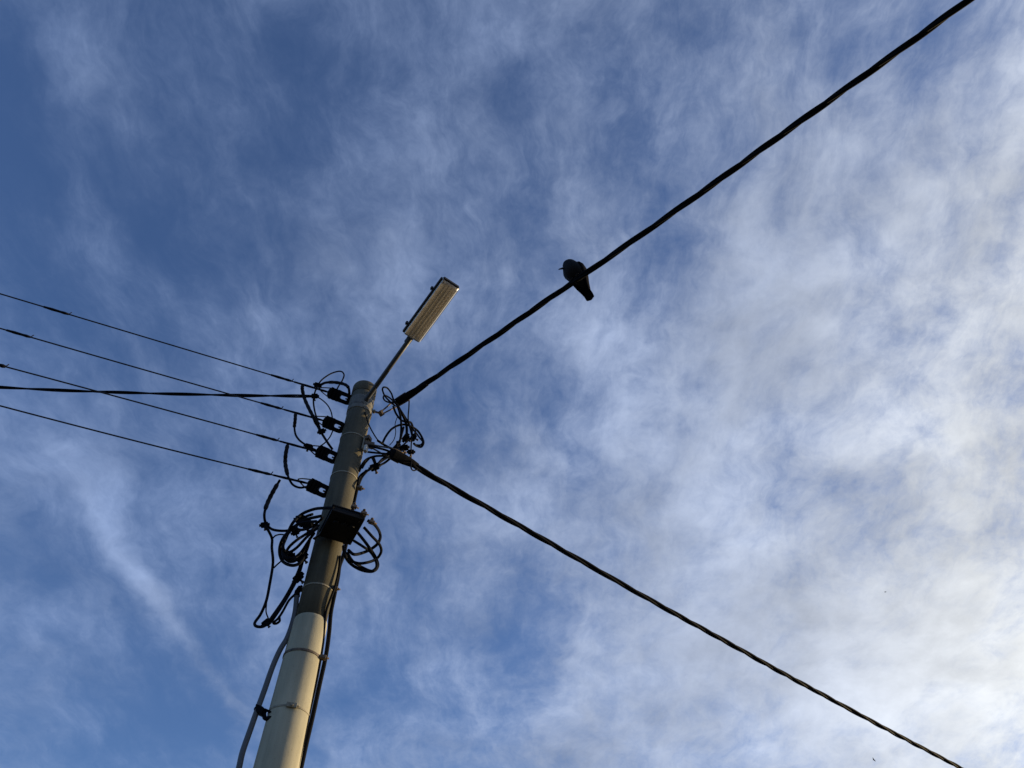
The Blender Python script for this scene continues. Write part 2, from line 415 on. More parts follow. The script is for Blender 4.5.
def band(y, x, m, h=0.012, w=0.004, tilt=0.0, buckle=None):
    z0 = pp(x, y).z; bm = bm_(); r0 = prad(z0); s = 56
    # centre pixel lies on the front of the pole, which is nearer than the axis plane
    z0 = pp(x, y, r0).z
    rows = []
    for rr, zz in ((r0 - 0.004, -h), (r0 + w, -h), (r0 + w, h), (r0 - 0.004, h)):
        rows.append([bm.verts.new((PXY.x + rr * math.cos(2 * PI * i / s), PXY.y + rr * math.sin(2 * PI * i / s), z0 + zz + tilt * math.sin(2 * PI * i / s))) for i in range(s)])
    for A, B in zip(rows, rows[1:] + rows[:1]):
        for i in range(s):
            f = bm.faces.new((A[i], A[(i + 1) % s], B[(i + 1) % s], B[i])); f.smooth = False
    o = link('steel_band', bm, m, pole)
    if buckle is not None:
        n = (-HD * math.cos(buckle) + LT * math.sin(buckle)); tt = Z.cross(n); bm = bm_()
        c = PXY + n * (r0 + w + 0.006) + Z * z0
        box(bm, c, (tt, n, Z), (0.034, 0.009, h * 2.6), 0.004)
        cyl(bm, c + tt * 0.02, c + tt * 0.05, 0.006); hexnut(bm, c + n * .012, n, 0.011, 0.012)
        link('buckle', bm, M['steel'], o)
    return z0
band(402.5, 361, M['tape'], 0.016, 0.006)
band(406.0, 360.2, M['steel'], 0.010, 0.005)
band(433, 354.7, M['steel'], 0.006, 0.004)
band(471.5, 346.0, M['steel'], 0.006, 0.004)
band(583.5, 319.7, M['steel'], 0.006, 0.004)
band(649.5, 303.5, M['dsteel'], 0.008, 0.006)
band(705.5, 290.0, M['steel'], 0.006, 0.004, buckle=0.03)

# ------------------------------------------------------------------ cables in the air
WIRES = {
  'a': [(328.7, 391.8), (291.6, 381.2), (270.7, 375.4), (199.8, 353.8), (129, 332.2), (69.3, 313.5), (43.5, 307), (0, 294.2)],
  'b': [(322.7, 419.4), (281, 409.2), (260.4, 403.7), (228.8, 394.2), (96.7, 354.8), (30.6, 337), (6.4, 330.6), (0, 328.7)],
  'c': [(316.6, 451), (277.1, 440.8), (256.2, 435), (180.5, 413.7), (96.7, 391.0), (0, 365.4)],
  'd': [(306.2, 482.7), (270.7, 474.6), (248.1, 469.2), (180.5, 452.5), (96.7, 430.5), (0, 406)],
}
def extend(pts, n, length):
    """carry a span on past the frame with its own slope and a gentle sag"""
    p = list(pts); dirn = (p[-1] - p[-3]).normalized(); dirn.z *= 0.5; h = length / n
    for i in range(n):
        dirn = V((dirn.x, dirn.y, dirn.z + 0.0008 * h)); p.append(p[-1] + dirn * h)
    return p
def near(path, q):
    return min(range(len(path)), key=lambda i: (path[i] - q).length)
def smooth_span(raw, az):
    """fit one sagging curve through measured points of a span"""
    o = raw[0]; e = V((math.sin(az), math.cos(az), 0)); 
    us = [(p - o).dot(e) for p in raw]; zs = [p.z for p in raw]
    # least squares parabola z = a + b u + c u^2
    S_ = [sum(u ** i for u in us) for i in range(5)]; T_ = [sum(z * u ** i for u, z in zip(us, zs)) for i in range(3)]
    A = Matrix(((S_[0], S_[1], S_[2]), (S_[1], S_[2], S_[3]), (S_[2], S_[3], S_[4])))
    c = A.inverted() @ V(T_)
    def at(u): return V((o.x + e.x * u, o.y + e.y * u, c[0] + c[1] * u + c[2] * u * u))
    return at, us
WORDS = {'a': 'highest', 'b': 'second highest', 'c': 'third highest', 'd': 'lowest'}
WIRE_AT = {}
for key, az in (('a', 67.6), ('b', 68.0), ('c', 68.2), ('d', 68.8)):
    a = R(az); raw = [hit(x, y, pp(*WIRES[key][0]), a) for x, y in WIRES[key]]
    at, us = smooth_span(raw, a); u1 = us[-1]
    WIRE_AT[key] = (at, us)
    path = [at(u1 * i / 24) for i in range(25)]
    path = extend(path, 24, 24)
    w = thing('overhead_wire', path[0], 'thin bare wire going left from the %s insulator' % WORDS[key], 'wire', 'bare wires going left')
    bm = bm_(); sweep(bm, path, 0.0062, 8); link('conductor', bm, M['bare'], w)
    def sleeve(u0, u1_, r=0.0118, mm='tape'):
        bm = bm_(); n = 6; ps = [at(u0 + (u1_ - u0) * i / n) for i in range(n + 1)]
        rr = [r * 0.75] + [r * (1 + 0.12 * math.sin(i * 2.1)) for i in range(1, n)] + [r * 0.8]
        sweep(bm, ps, rr, 10)
        e = (ps[-1] - ps[0]).normalized(); q = ps[0]
        cyl(bm, q, q + Z * 0.035 - e * 0.01, 0.004, sides=8)
        link('splice_sleeve', bm, M[mm], w)
    sleeve(us[1], us[2]); sleeve(us[0] + 0.01, us[1] * 0.93, 0.0105, 'rubber')
    if key in 'ab': sleeve(us[5], us[6])
    if key == 'c': sleeve(us[5] * 0.985, us[5] * 1.03, 0.015)

def bundle(name, path, n, r, Ro, pitch, label, group=None, phase=0.0, flat=1.0):
    """insulated cores laid up round one another"""
    # resample evenly
    L = [0.0]
    for p, q in zip(path, path[1:]): L.append(L[-1] + (q - p).length)
    step = 0.045; N = int(L[-1] / step); pts = []; j = 0
    for i in range(N + 1):
        s = i * step
        while j < len(L) - 2 and L[j + 1] < s: j += 1
        t = (s - L[j]) / max(1e-9, L[j + 1] - L[j]); pts.append(path[j].lerp(path[j + 1], min(1, t)))
    fr = frames(pts)
    w = thing(name, pts[0], label, 'cable', group)
    for c in range(n):
        ps = []
        for i, (p, (t, nn, b)) in enumerate(zip(pts, fr)):
            s = i * step
            a = phase + 2 * PI * (s / pitch + c / n) + 0.5 * math.sin(s * 1.3) + 0.25 * math.sin(s * 3.1 + c)
            q = Ro * (1 + 0.14 * math.sin(s * 2.3 + c * 2.0))
            if i < 6: q *= 1
            ps.append(p + nn * math.cos(a) * q + b * math.sin(a) * q * flat)
        bm = bm_(); sweep(bm, ps, r, 8); link('core', bm, M['rubber'], w)
    return w

# twin cable from the left, twisted
a = R(88.0); T0 = pp(328, 396); raw = [hit(x, y, T0, a) for x, y in ((328, 396), (309.4, 396.3), (199.8, 394.7), (96.7, 391.5), (0, 387.3))]
at, us = smooth_span(raw, a); path = extend([at(us[-1] * i / 20) for i in range(21)], 20, 22)
bundle('twisted_cable', path[1:], 2, 0.0085, 0.0082, 1.1, 'twisted black twin cable running level to the left, crossing two wires', phase=0.4)
# two heavy bundles on the right
PA0 = pp(400, 400, 0.06); AZ_A = R(130.4)
ptsA = [(405, 397), (440, 375), (480, 346.5), (520, 318), (577, 279), (640, 236.5), (720, 180.5), (800, 121.5), (880, 62), (970, 0)]
raw = [hit(x, y, PA0, AZ_A) for x, y in ptsA]; atA, usA = smooth_span(raw, AZ_A)
pathA = extend([atA(usA[-1] * i / 40) for i in range(41)], 30, 26)
bundle('bundled_cable', pathA, 3, 0.0147, 0.0136, 1.15, 'thick twisted black cable rising to the upper right, bird sitting on it', 'thick cables going right', 0.3)
PB0 = pp(410, 462, 0.06); AZ_B = R(49.8)
ptsB = [(410, 462), (450, 485.5), (500, 517.5), (560, 550.5), (620, 580.5), (700, 627.5), (780, 672.5), (860, 714), (960, 768)]
raw = [hit(x, y, PB0, AZ_B) for x, y in ptsB]; atB, usB = smooth_span(raw, AZ_B)
pathB = extend([atB(usB[-1] * i / 50) for i in range(51)], 40, 40)
bundle('bundled_cable', pathB, 3, 0.0150, 0.0142, 1.25, 'thick twisted black cable descending to the lower right, no bird on it', 'thick cables going right', 1.2)

# ------------------------------------------------------------------ insulators at the pole
INS = [('a', z1(325, 236), z1(470, 292)), ('b', z1(298, 400), z1(428, 452)), ('c', z1(260, 568), z1(392, 626)), ('d', z2(348, 60), z2(452, 108))]
def insulator(key, p0, p1):
    root = thing('strain_insulator', p0, '%s of four black looped insulators on left side of pole' % {'a': 'highest', 'b': 'second highest', 'c': 'third highest', 'd': 'lowest'}[key], 'insulator', 'black insulators on the pole')
    e = (p1 - p0); L = e.length; e.normalize()
    view = (p0 - CAM).normalized(); s = e.cross(view).normalized(); t = e.cross(s).normalized()
    hw = 0.055
    # body: stadium with an eye near the pole end
    def out(cx, hx, hy, n=9):
        pts = []
        for q, (sx, sy) in enumerate(((1, 1), (-1, 1), (-1, -1), (1, -1))):
            rad = min(hx, hy) * 0.8
            for i in range(n):
                a = q * PI / 2 + PI / 2 * i / (n - 1); pts.append((cx + sx * (hx - rad) + rad * math.cos(a), sy * (hy - rad) + rad * math.sin(a)))
        return pts
    o_ = out(L / 2, L / 2 * 0.92, hw); i_ = out(L * 0.66, L * 0.15, hw * 0.30)
    bm = bm_(); th = 0.036; n = len(o_)
    def P3(q, w): return p0 + e * q[0] + s * q[1] + t * w
    rows = []
    for ring, w in ((i_, -th * .8), (o_, -th * .55), (o_, th * .55), (i_, th * .8)):
        rows.append([bm.verts.new(P3(q, w)) for q in ring])
    # bulge in the middle of the flanks
    for A, B in zip(rows, rows[1:] + rows[:1]):
        for i in range(n): bm.faces.new((A[i], A[(i + 1) % n], B[(i + 1) % n], B[i]))
    bmesh.ops.bevel(bm, geom=[ed for ed in bm.edges if len(ed.link_faces) == 2 and ed.calc_face_angle() > 0.7], offset=0.006, segments=2, affect='EDGES')
    link('body', bm, M['plastic'], root)
    for k_ in (0.16, 0.30, 0.43):
        bm = bm_(); c = p0 + e * L * k_
        ring = out(0, 0.009, hw * 1.06)
        rw = [[bm.verts.new(c + e * q[0] + s * q[1] + t * w) for q in ring] for w in (-th * .98, th * .98)]
        for i in range(len(ring)): bm.faces.new((rw[0][i], rw[0][(i + 1) % len(ring)], rw[1][(i + 1) % len(ring)], rw[1][i]))
        bm.faces.new(rw[0][::-1]); bm.faces.new(rw[1]); link('rib', bm, M['plastic'], root)
    # hook bolt into the pole
    bm = bm_(); c = p0 + e * L * 0.80
    tgt = PXY + Z * (p1.z - .004); ax = V((PXY.x - p1.x, PXY.y - p1.y, 0)).normalized()
    sweep(bm, catmull([c + t * .03 - e * .012, c + e * 0.008, c - t * .034 + e * .02, p1 - t * .02 - e * .02, p1, p1.lerp(tgt, .6)], 6), 0.008, 8)
    link('hook', bm, M['dsteel'], root)
    bm = bm_(); hexnut(bm, p1 - e * 0.012, e, 0.02, 0.018); link('nut', bm, M['dsteel'], root)
    # wire bail at the line end, two legs spread round the body
    bm = bm_(); q = p0 - e * 0.085
    for sg in (-1, 1): sweep(bm, catmull([q, q + e * .03 + s * .018 * sg, p0 + s * .04 * sg + e * .01, p0 + e * .05 + s * .05 * sg], 5), 0.0055, 8)
    link('bail', bm, M['dsteel'], root)
for a_ in INS: insulator(*a_)

# ------------------------------------------------------------------ jumpers, connectors
def jumper(pts, r, label, fn=z1, group='thin jumper cables', name='jumper_cable', amp=0.03, off=0.0, taped=None, m='rubber', n=7, seed=0):
    P_ = []
    for i, q in enumerate(pts):
        if isinstance(q, V): P_.append(q)
        else: P_.append(fn(q[0], q[1], off + (q[2] if len(q) > 2 else wob(i + seed, amp))))
    path = catmull(P_, n); bm = bm_(); rr = [r] * len(path)
    sweep(bm, path, rr, 9)
    if taped is None: o = link(name, bm, M[m]); tag(o, label, 'cable', group); return path
    root = thing(name, path[0], label, 'cable', group); link('sheath', bm, M[m], root)
    i0, i1 = int(taped[0] * (len(path) - 1)), int(taped[1] * (len(path) - 1))
    bm = bm_(); seg = path[i0:i1 + 1]
    sweep(bm, seg, [r * 1.25] + [r * taped[2] * (1 + .08 * math.sin(j * 1.7)) for j in range(len(seg) - 2)] + [r * 1.25], 10)
    link('taped_end', bm, M['tape'], root); return path
G1 = 'jumper cables on the left of the pole'
jumper([(185, 202), (184, 225), (196, 275), (220, 330), (246, 380), (272, 435), (292, 470), (330, 530), (356, 566)], 0.011, 'thick taped jumper falling from the highest wire to behind the third insulator', taped=(0, .62, 1.5), group=G1)
jumper([(270, 205), (256, 238), (247, 285), (254, 345), (272, 405), (290, 462)], 0.008, 'slim jumper bowing left from the connector beside the highest insulator', off=.05, group=G1)
jumper([(272, 198), (300, 165), (350, 133), (400, 121), (421, 140), (412, 172), (394, 200), (384, 218)], 0.0075, 'thin cable arching above the highest insulator', group=G1, off=-.03)
jumper([(285, 200), (318, 186), (368, 184), (420, 194), (446, 214), (452, 252)], 0.0125, 'thick cable bending over the top of the highest insulator', group=G1, off=.04, taped=(.3, .8, 1.25))
jumper([(258, 262), (292, 281), (326, 312), (347, 350), (356, 392)], 0.006, 'thin curved wire between highest and second highest insulators', group=G1)
jumper([(356, 462), (340, 496), (312, 528), (284, 548)], 0.006, 'short thin wire between second and third highest insulators', group=G1)
jumper([(145, 362), (143, 400), (139, 440), (146, 482), (166, 512), (192, 532), (218, 548), (262, 570)], 0.009, 'taped jumper looping down from the second highest wire', group=G1, taped=(0, .3, 1.7))
jumper([(100, 540), (90, 590), (87, 640), (95, 690), (110, 735), (132, 768), (170, 783), (220, 776)], 0.0095, 'taped jumper looping down from the third highest wire', group=G1, taped=(0, .5, 1.8))
jumper([(225, 46), (200, 88), (178, 130), (161, 172), (155, 205), (160, 236), (178, 260), (205, 272), (255, 274), (300, 262)], 0.0105, 'taped jumper falling from lowest wire into the cable coil', fn=z2, group=G1, taped=(.06, .36, 1.7))
jumper([(158, 250), (178, 282), (190, 312), (189, 350), (194, 400), (192, 440), (180, 512), (164, 590), (139, 650), (112, 690), (122, 707), (160, 702), (195, 655), (240, 590), (276, 528), (306, 462), (326, 408), (346, 355), (362, 312)], 0.0105, 'long slack cable hanging in a loop low left of pole', fn=z2, group=G1)
jumper([(190, 312), (205, 297), (228, 291), (250, 294)], 0.006, 'short thin branch wire joining slack cable to coil', fn=z2, group=G1)
jumper([(198, 442), (212, 428), (240, 404), (262, 386)], 0.006, 'short thin branch wire below the coil, reaching slack cable', fn=z2, group=G1)
jumper([(326, 410), (305, 480), (270, 548), (238, 602), (208, 648), (178, 688), (155, 700)], 0.016, 'thick cable slanting down beside the slack loop', fn=z2, group=G1, off=.03)
jumper([(318, 545), (296, 560), (266, 590), (238, 640), (216, 672), (196, 690), (208, 694), (224, 682), (222, 662)], 0.009, 'cable with small end curl leaving the grey conduit top', fn=z2, group=G1, off=-.04)
jumper([(165, 600), (163, 640), (172, 668), (182, 690)], 0.005, 'thin stray wire inside the hanging slack loop', fn=z2, group=G1)

def connector(c, label, sc=1.0, group='black cable connectors', tilt=0.4):
    view = (c - CAM).normalized(); e = V((math.cos(tilt), 0, math.sin(tilt))); s = view.cross(e).normalized(); e = s.cross(view).normalized()
    root = thing('cable_connector', c, label, 'connector', group)
    bm = bm_(); box(bm, c, (e, s, view), (0.030 * sc, 0.024 * sc, 0.026 * sc), 0.008 * sc)
    for sg in (-1, 1): cyl(bm, c + e * .030 * sc * sg - e * .012 * sg, c + e * .042 * sc * sg, 0.012 * sc, sides=10)
    link('body', bm, M['plastic'], root)
    bm = bm_(); cyl(bm, c + s * .020 * sc, c + s * .04 * sc, 0.007 * sc); hexnut(bm, c + s * .042 * sc, s, 0.011 * sc, .012 * sc)
    link('bolt', bm, M['dsteel'], root)
connector(z1(270, 200, .02), 'connector where two cables arch over the highest insulator', 1.0, tilt=-.4)
connector(z1(254, 262, .0), 'connector at the pole end of the level twisted cable', 1.0, tilt=0.)
connector(z1(294, 463, .02), 'connector below left of the second highest insulator', 1.0, tilt=.5)
connector(z1(218, 548, .0), 'connector just left of the third highest insulator', 1.0, tilt=-.3)
connector(z2(156, 248, .0), 'connector at the leftmost bend of the jumper from lowest wire', .95, tilt=.2)
connector(z2(328, 396, .03), 'connector hanging at bottom right of left coil', 1.15, tilt=.9)
connector(z2(265, 386, .03), 'connector at the lower left rim of left coil', 1.15, tilt=.2)
connector(z2(308, 486, .03), 'connector below the coil on the slanting thick cable', 1.2, tilt=1.0)
connector(z2(312, 540, -.02), 'connector at the upper mouth of the grey conduit', .85, tilt=1.2)
connector(z2(162, 690, .0), 'connector at the lowest bend of the slack loop', .9, tilt=.9)
connector(z2(318, 222, .10), 'connector at top of left coil, farthest from tray', 1.25, tilt=.1)
connector(z2(348, 245, .12), 'connector between left coil and dark tray', 1.25, tilt=.3)
connector(z2(296, 282, .08), 'connector inside the left coil', .9, tilt=.5)

# coils either side of the tray
G2 = 'loops of the coiled cable beside the tray'
CL = [
  ([(470, 172, .32), (425, 172, .22), (380, 177, .10), (325, 199), (282, 242), (256, 300), (238, 350), (246, 396), (280, 414), (315, 392), (340, 345)], 'outermost loop of the left coil, springing from the tray top', .012),
  ([(410, 208, .2), (340, 226, .08), (275, 268), (235, 318), (224, 372), (242, 416), (288, 431), (322, 412), (346, 362), (362, 308)], 'widest low loop of the left coil', .012),
  ([(400, 250), (350, 285), (300, 318), (264, 352), (252, 386), (280, 400), (318, 375), (352, 325), (380, 285)], 'inner loop of the left coil, nearest its centre', .011),
  ([(390, 232, .2), (330, 238, .08), (285, 262), (252, 305), (240, 352), (262, 372), (300, 352), (345, 305), (395, 262)], 'tilted middle loop of the left coil', .011),
  ([(372, 200), (340, 212), (312, 236), (300, 262), (330, 270), (380, 250), (420, 215)], 'small upper loop of the left coil, tight against tray', .011),
]
for i, (p, l, r) in enumerate(CL): jumper(p, r, l, fn=z2, group=G2, name='coiled_cable', off=.16, amp=.06, seed=i)
CRt = [
  ([(512, 345), (520, 388), (548, 426), (595, 452), (645, 457), (668, 432), (656, 392), (625, 345), (592, 302), (572, 278)], 'lowest and widest loop of the right coil', .012),
  ([(622, 228, .24), (656, 250, .2), (678, 290), (672, 325), (642, 354), (600, 374), (560, 381), (535, 362)], 'outer loop of the right coil curving from the tray corner', .012),
  ([(604, 258, .2), (640, 298, .16), (676, 338), (682, 372), (660, 402), (618, 418), (572, 420), (530, 396), (516, 352)], 'loop of the right coil reaching farthest right', .011),
  ([(560, 320), (600, 345), (632, 368), (655, 402), (662, 436), (640, 456), (598, 440), (555, 412), (528, 370)], 'inner loop of the right coil', .0105),
]
for i, (p, l, r) in enumerate(CRt): jumper(p, r, l, fn=z2, group=G2, name='coiled_cable', off=.20, amp=.07, seed=i + 3)

# ------------------------------------------------------------------ tray on the pole's front
q = [V((-1.3174, 4.2646, 0)), V((-1.0859, 4.3887, 0)), V((-1.2562, 4.7274, 0)), V((-1.4888, 4.6201, 0))]
q[0] = q[0].lerp(q[3], .13); q[1] = q[1].lerp(q[2], .13)
bz = 5.376; bc = (q[0] + q[1] + q[2] + q[3]) / 4
be = ((q[1] - q[0]) + (q[2] - q[3])).normalized(); bd = V((-be.y, be.x, 0))
tray = thing('cable_tray', bc + Z * bz, 'flat square black metal tray bracketed to the front of the pole', 'cable tray')
bm = bm_(); box(bm, bc + Z * (bz + 0.022), (be, bd, Z), (0.128, 0.167, 0.022), 0.004)
link('case', bm, M['boxp'], tray)
bm = bm_(); box(bm, bc + Z * (bz + 0.050), (be, bd, Z), (0.134, 0.173, 0.006), 0.002)
link('lid', bm, M['boxp'], tray)
for sx, sy in ((-.09, -.13), (.09, -.13), (-.09, .11), (.09, .11)):
    bm = bm_(); c = bc + be * sx + bd * sy + Z * (bz - 0.004); hexnut(bm, c, Z, 0.008, 0.010); link('screw', bm, M['boxp'], tray)
for sx in (-.06, 0.0, .06):
    bm = bm_(); c = bc + be * sx + bd * -.06 + Z * (bz); cyl(bm, c + Z * .004, c - Z * .016, 0.024, 0.020); hexnut(bm, c - Z * .02, Z, 0.026, 0.012); link('cable_gland', bm, M['boxp'], tray)
for sg in (-1, 1):
    bm = bm_(); a = bc + be * .08 * sg + bd * .17 + Z * (bz + .063); b = PXY + LT * .10 * sg + Z * (bz + .066) - HD * .04
    box(bm, (a + b) / 2, ((b - a).normalized(), Z.cross((b - a).normalized()), Z), ((b - a).length / 2 + .03, .018, .005), .001)
    link('bracket', bm, M['dsteel'], tray)
# bolted clips along the tray's right edge
for (X, Y, o_) in ((640, 236, .46), (560, 166, .40), (604, 196, .47)):
    c = z2(X, Y, o_); bm = bm_(); box(bm, c, (be, bd, Z), (.022, .016, .012), .004); cyl(bm, c - Z * .02, c + Z * .035, .006); hexnut(bm, c + Z * .03, Z, .013, .012); cyl(bm, c, c + be * .04, .006)
    link('clip', bm, M['dsteel'], tray)

# ------------------------------------------------------------------ right hand side: clamps and loops
def clamp(p0, p1, w, label, studs, tail):
    """wedge clamp gripping a bundle: tapered shell, two bail legs to an eye, studs"""
    e = (p1 - p0); L = e.length; e.normalize(); view = (p0 - CAM).normalized(); s = e.cross(view).normalized(); t = s.cross(e).normalized()
    root = thing('dead_end_clamp', p0, label, 'cable clamp', 'clamps holding the thick cables')
    bm = bm_(); rows = []
    for u, hw, hh in ((0, .55, .7), (.06, 1, 1), (.45, .95, .95), (.8, .72, .75), (1.0, .5, .5)):
        c = p0 + e * L * u; rows.append([bm.verts.new(c + s * w * hw * math.copysign(abs(math.cos(a)) ** .6, math.cos(a)) + t * w * .8 * hh * math.copysign(abs(math.sin(a)) ** .6, math.sin(a))) for a in [2 * PI * i / 16 for i in range(16)]])
    for A, B in zip(rows, rows[1:]):
        for i in range(16): bm.faces.new((A[i], A[(i + 1) % 16], B[(i + 1) % 16], B[i]))
    bm.faces.new(rows[0][::-1]); bm.faces.new(rows[-1]); link('shell', bm, M['plastic'], root)
    for sg in (-1, 1):
        bm = bm_(); sweep(bm, catmull([p0 + e * L * .35 + s * w * .98 * sg, p0 + s * w * .9 * sg, p0.lerp(tail, .5) + s * w * .55 * sg, tail + s * .012 * sg], 6), .0075, 8); link('bail', bm, M['dsteel'], root)
    bm = bm_(); ball(bm, tail, .02); box(bm, tail, (e, s, t), (.02, .028, .016), .004); link('eye', bm, M['dsteel'], root)
    for u in studs:
        c = p0 + e * L * u + s * w * .8; bm = bm_(); cyl(bm, c - s * .02, c + s * .035, .006); hexnut(bm, c + s * .022, s, .011, .01); link('stud', bm, M['dsteel'], root)
    return root, e, s, t
# upper clamp
u0 = 0.02
A0 = z1(722, 300, .06); A1 = atA(usA[1] * 0.72)
A0 = hit(270 + 722 / 5.689, 350 + 300 / 5.689, PA0, AZ_A)
tailA = z1(632, 360, .02)
rootA, eA, sA, tA = clamp(A0, hit(427.0, 384.0, PA0, AZ_A), .040, 'black clamp gripping the cable with the bird', (), tailA)
bm = bm_(); hk = PXY + LT * .10 + Z * (z1(590, 350).z) 
sweep(bm, catmull([tailA + V((0, 0, .015)), tailA - LT * .02, z1(600, 352, .0), hk - LT * .03], 6), .010, 8); link('hook', bm, M['dsteel'], rootA)
bm = bm_(); hexnut(bm, z1(592, 350, 0), LT, .022, .02); link('nut', bm, M['steel'], rootA)
# lower clamp
B0 = hit(270 + 690 / 5.689, 350 + 588 / 5.689, PB0, AZ_B); B1 = hit(417.5, 466.0, PB0, AZ_B)
tailB = z1(575, 545, .08)
rootB, eB, sB, tB = clamp(B0, B1, .050, 'black clamp gripping the cable that descends right', (.35, .62), tailB)
# steel bracket on the pole that takes the lower clamp
br = thing('pole_bracket', z1(545, 540, .08), 'sunlit steel bracket bolted to right of pole, holding lower clamp', 'bracket')
bm = bm_(); c = z1(540, 540, .075); n_ = (LT * .8 - HD * .6).normalized(); tt = Z.cross(n_)
box(bm, c, (tt, n_, Z), (.035, .006, .075), .003); link('plate', bm, M['steel'], br)
for dz in (-.045, .045):
    bm = bm_(); hexnut(bm, c + n_ * .012 + Z * dz, n_, .017, .016); cyl(bm, c + n_ * .008 + Z * dz, c + n_ * .035 + Z * dz, .008)
    link('bolt', bm, M['steel'], br)
bm = bm_(); box(bm, (c + tailB) / 2 + n_ * .01, ((tailB - c).normalized(), Z.cross((tailB - c).normalized()).normalized(), Z), ((tailB - c).length / 2 + .02, .03, .02), .006); link('arm', bm, M['dsteel'], br)
bm = bm_(); ln = (LT * .75 - HD * .66).normalized(); box(bm, pp(366.0, 448.5, .13), (Z.cross(ln), ln, Z), (.020, .012, .036), .005); link('lug', bm, M['lug'], br)  # added pale block: the bracket's sunlit face put into its colour
bm = bm_(); box(bm, z1(556, 505, .09), (tt, n_, Z), (.03, .028, .022), .006); link('block', bm, M['dsteel'], br)

G3 = 'cables tangled on the right of the pole'
RT = [
  ([(714, 305), (700, 275), (690, 246), (668, 217), (646, 212), (640, 228), (655, 264), (690, 300), (712, 318)], 'upper small loop beside the clamp of the bird cable', .0085, .06),
  ([(712, 300), (680, 272), (652, 258), (645, 274), (660, 292), (690, 300), (715, 300)], 'lower small loop beside the clamp of the bird cable', .008, .03),
  ([(716, 300), (734, 345), (745, 400), (746, 460), (738, 522), (718, 570), (690, 610), (652, 642), (612, 662)], 'long curved cable bowing from the upper clamp to lower connector', .0105, .09),
  ([(720, 305), (745, 352), (768, 400), (778, 445), (776, 500)], 'thick cable dropping straight from the upper clamp', .013, .05),
  ([(722, 312), (760, 370), (790, 420), (805, 470), (812, 500)], 'cable beside the straight drop, ending at the right connectors', .011, .02),
  ([(792, 275), (790, 330), (786, 385), (792, 430), (806, 470), (803, 545), (802, 580)], 'thin drop wire farthest right under the upper clamp', .0065, .1),
  ([(640, 530), (660, 490), (692, 450), (730, 429), (765, 424), (802, 434), (840, 460), (866, 500), (873, 530), (860, 551), (835, 546), (818, 532)], 'large round loop reaching farthest right of the tangle', .0105, .05),
  ([(798, 438), (828, 468), (850, 498), (868, 522), (856, 540), (826, 540)], 'short inner curve within the large round loop', .008, .0),
  ([(728, 372), (712, 420), (715, 470), (704, 512), (680, 542)], 'hair thin wire hanging left of the straight drop', .004, .0),
  ([(540, 355), (560, 420), (590, 478), (618, 520)], 'thin line slanting across the pole front to lower clamp', .006, .13),
  ([(508, 690), (524, 652), (550, 622), (600, 604), (660, 600), (705, 580)], 'cable curving from behind the pole up to lower clamp', .0105, .0),
  ([(498, 768), (510, 722), (540, 695), (580, 672), (640, 628), (704, 588), (740, 535)], 'lowest cable sweeping from the pole up to the tangle', .0115, .05),
  ([(556, 580), (610, 586), (660, 590), (700, 592)], 'nearly level cable between bracket and lower clamp', .009, .1),
  ([(560, 545), (610, 556), (660, 570), (712, 590)], 'cable lying along the lower clamp bail', .010, .12),
  ([(612, 515), (650, 540), (690, 560), (735, 572), (765, 556)], 'cable crossing above the lower clamp to a connector', .011, .06),
  ([(798, 580), (803, 630), (802, 668), (815, 685), (838, 680)], 'thin wire hooking under the lower clamp', .0065, .1),
  ([(590, 610), (600, 640), (596, 662)], 'short stub wire rising from the lowest connector', .008, .0),
  ([(700, 318), (716, 360), (742, 395), (768, 408), (800, 412), (812, 440), (806, 476)], 'cable bending sharply right below the upper small loops', .010, .08),
  ([(650, 600), (690, 570), (735, 520), (752, 470), (760, 440)], 'short steep cable rising from the lower clamp into the tangle', .0105, .1),
  ([(690, 575), (730, 560), (770, 530), (795, 505), (822, 478), (830, 450)], 'cable climbing rightward past the clustered connectors', .008, .04),
  ([(612, 650), (640, 618), (680, 596), (716, 560), (724, 520)], 'cable curving up from the lowest connector to the bracket cables', .009, .1),
  ([(525, 672), (545, 640), (575, 612), (592, 640), (600, 668)], 'small hump of cable beside the lowest connector', .008, .03),
]
for i, (p, l, r, o_) in enumerate(RT): jumper(p, r, l, fn=z1, group=G3, name='tangled_cable', off=o_, seed=i, amp=.035)
connector(z1(772, 500, .06), 'upper left connector of the cluster right of the tangle', 1.15, tilt=1.2)
connector(z1(815, 498, .05), 'upper right connector of the cluster, on the large loop', 1.1, tilt=1.3)
connector(z1(765, 556, .06), 'connector just above the lower clamp shell', 1.15, tilt=.2)
connector(z1(802, 580, .08), 'rightmost low connector above the descending cable', .95, tilt=0.)
connector(z1(595, 666, .06), 'lone connector lowest in the tangle, below the bracket', 1.3, tilt=.5)

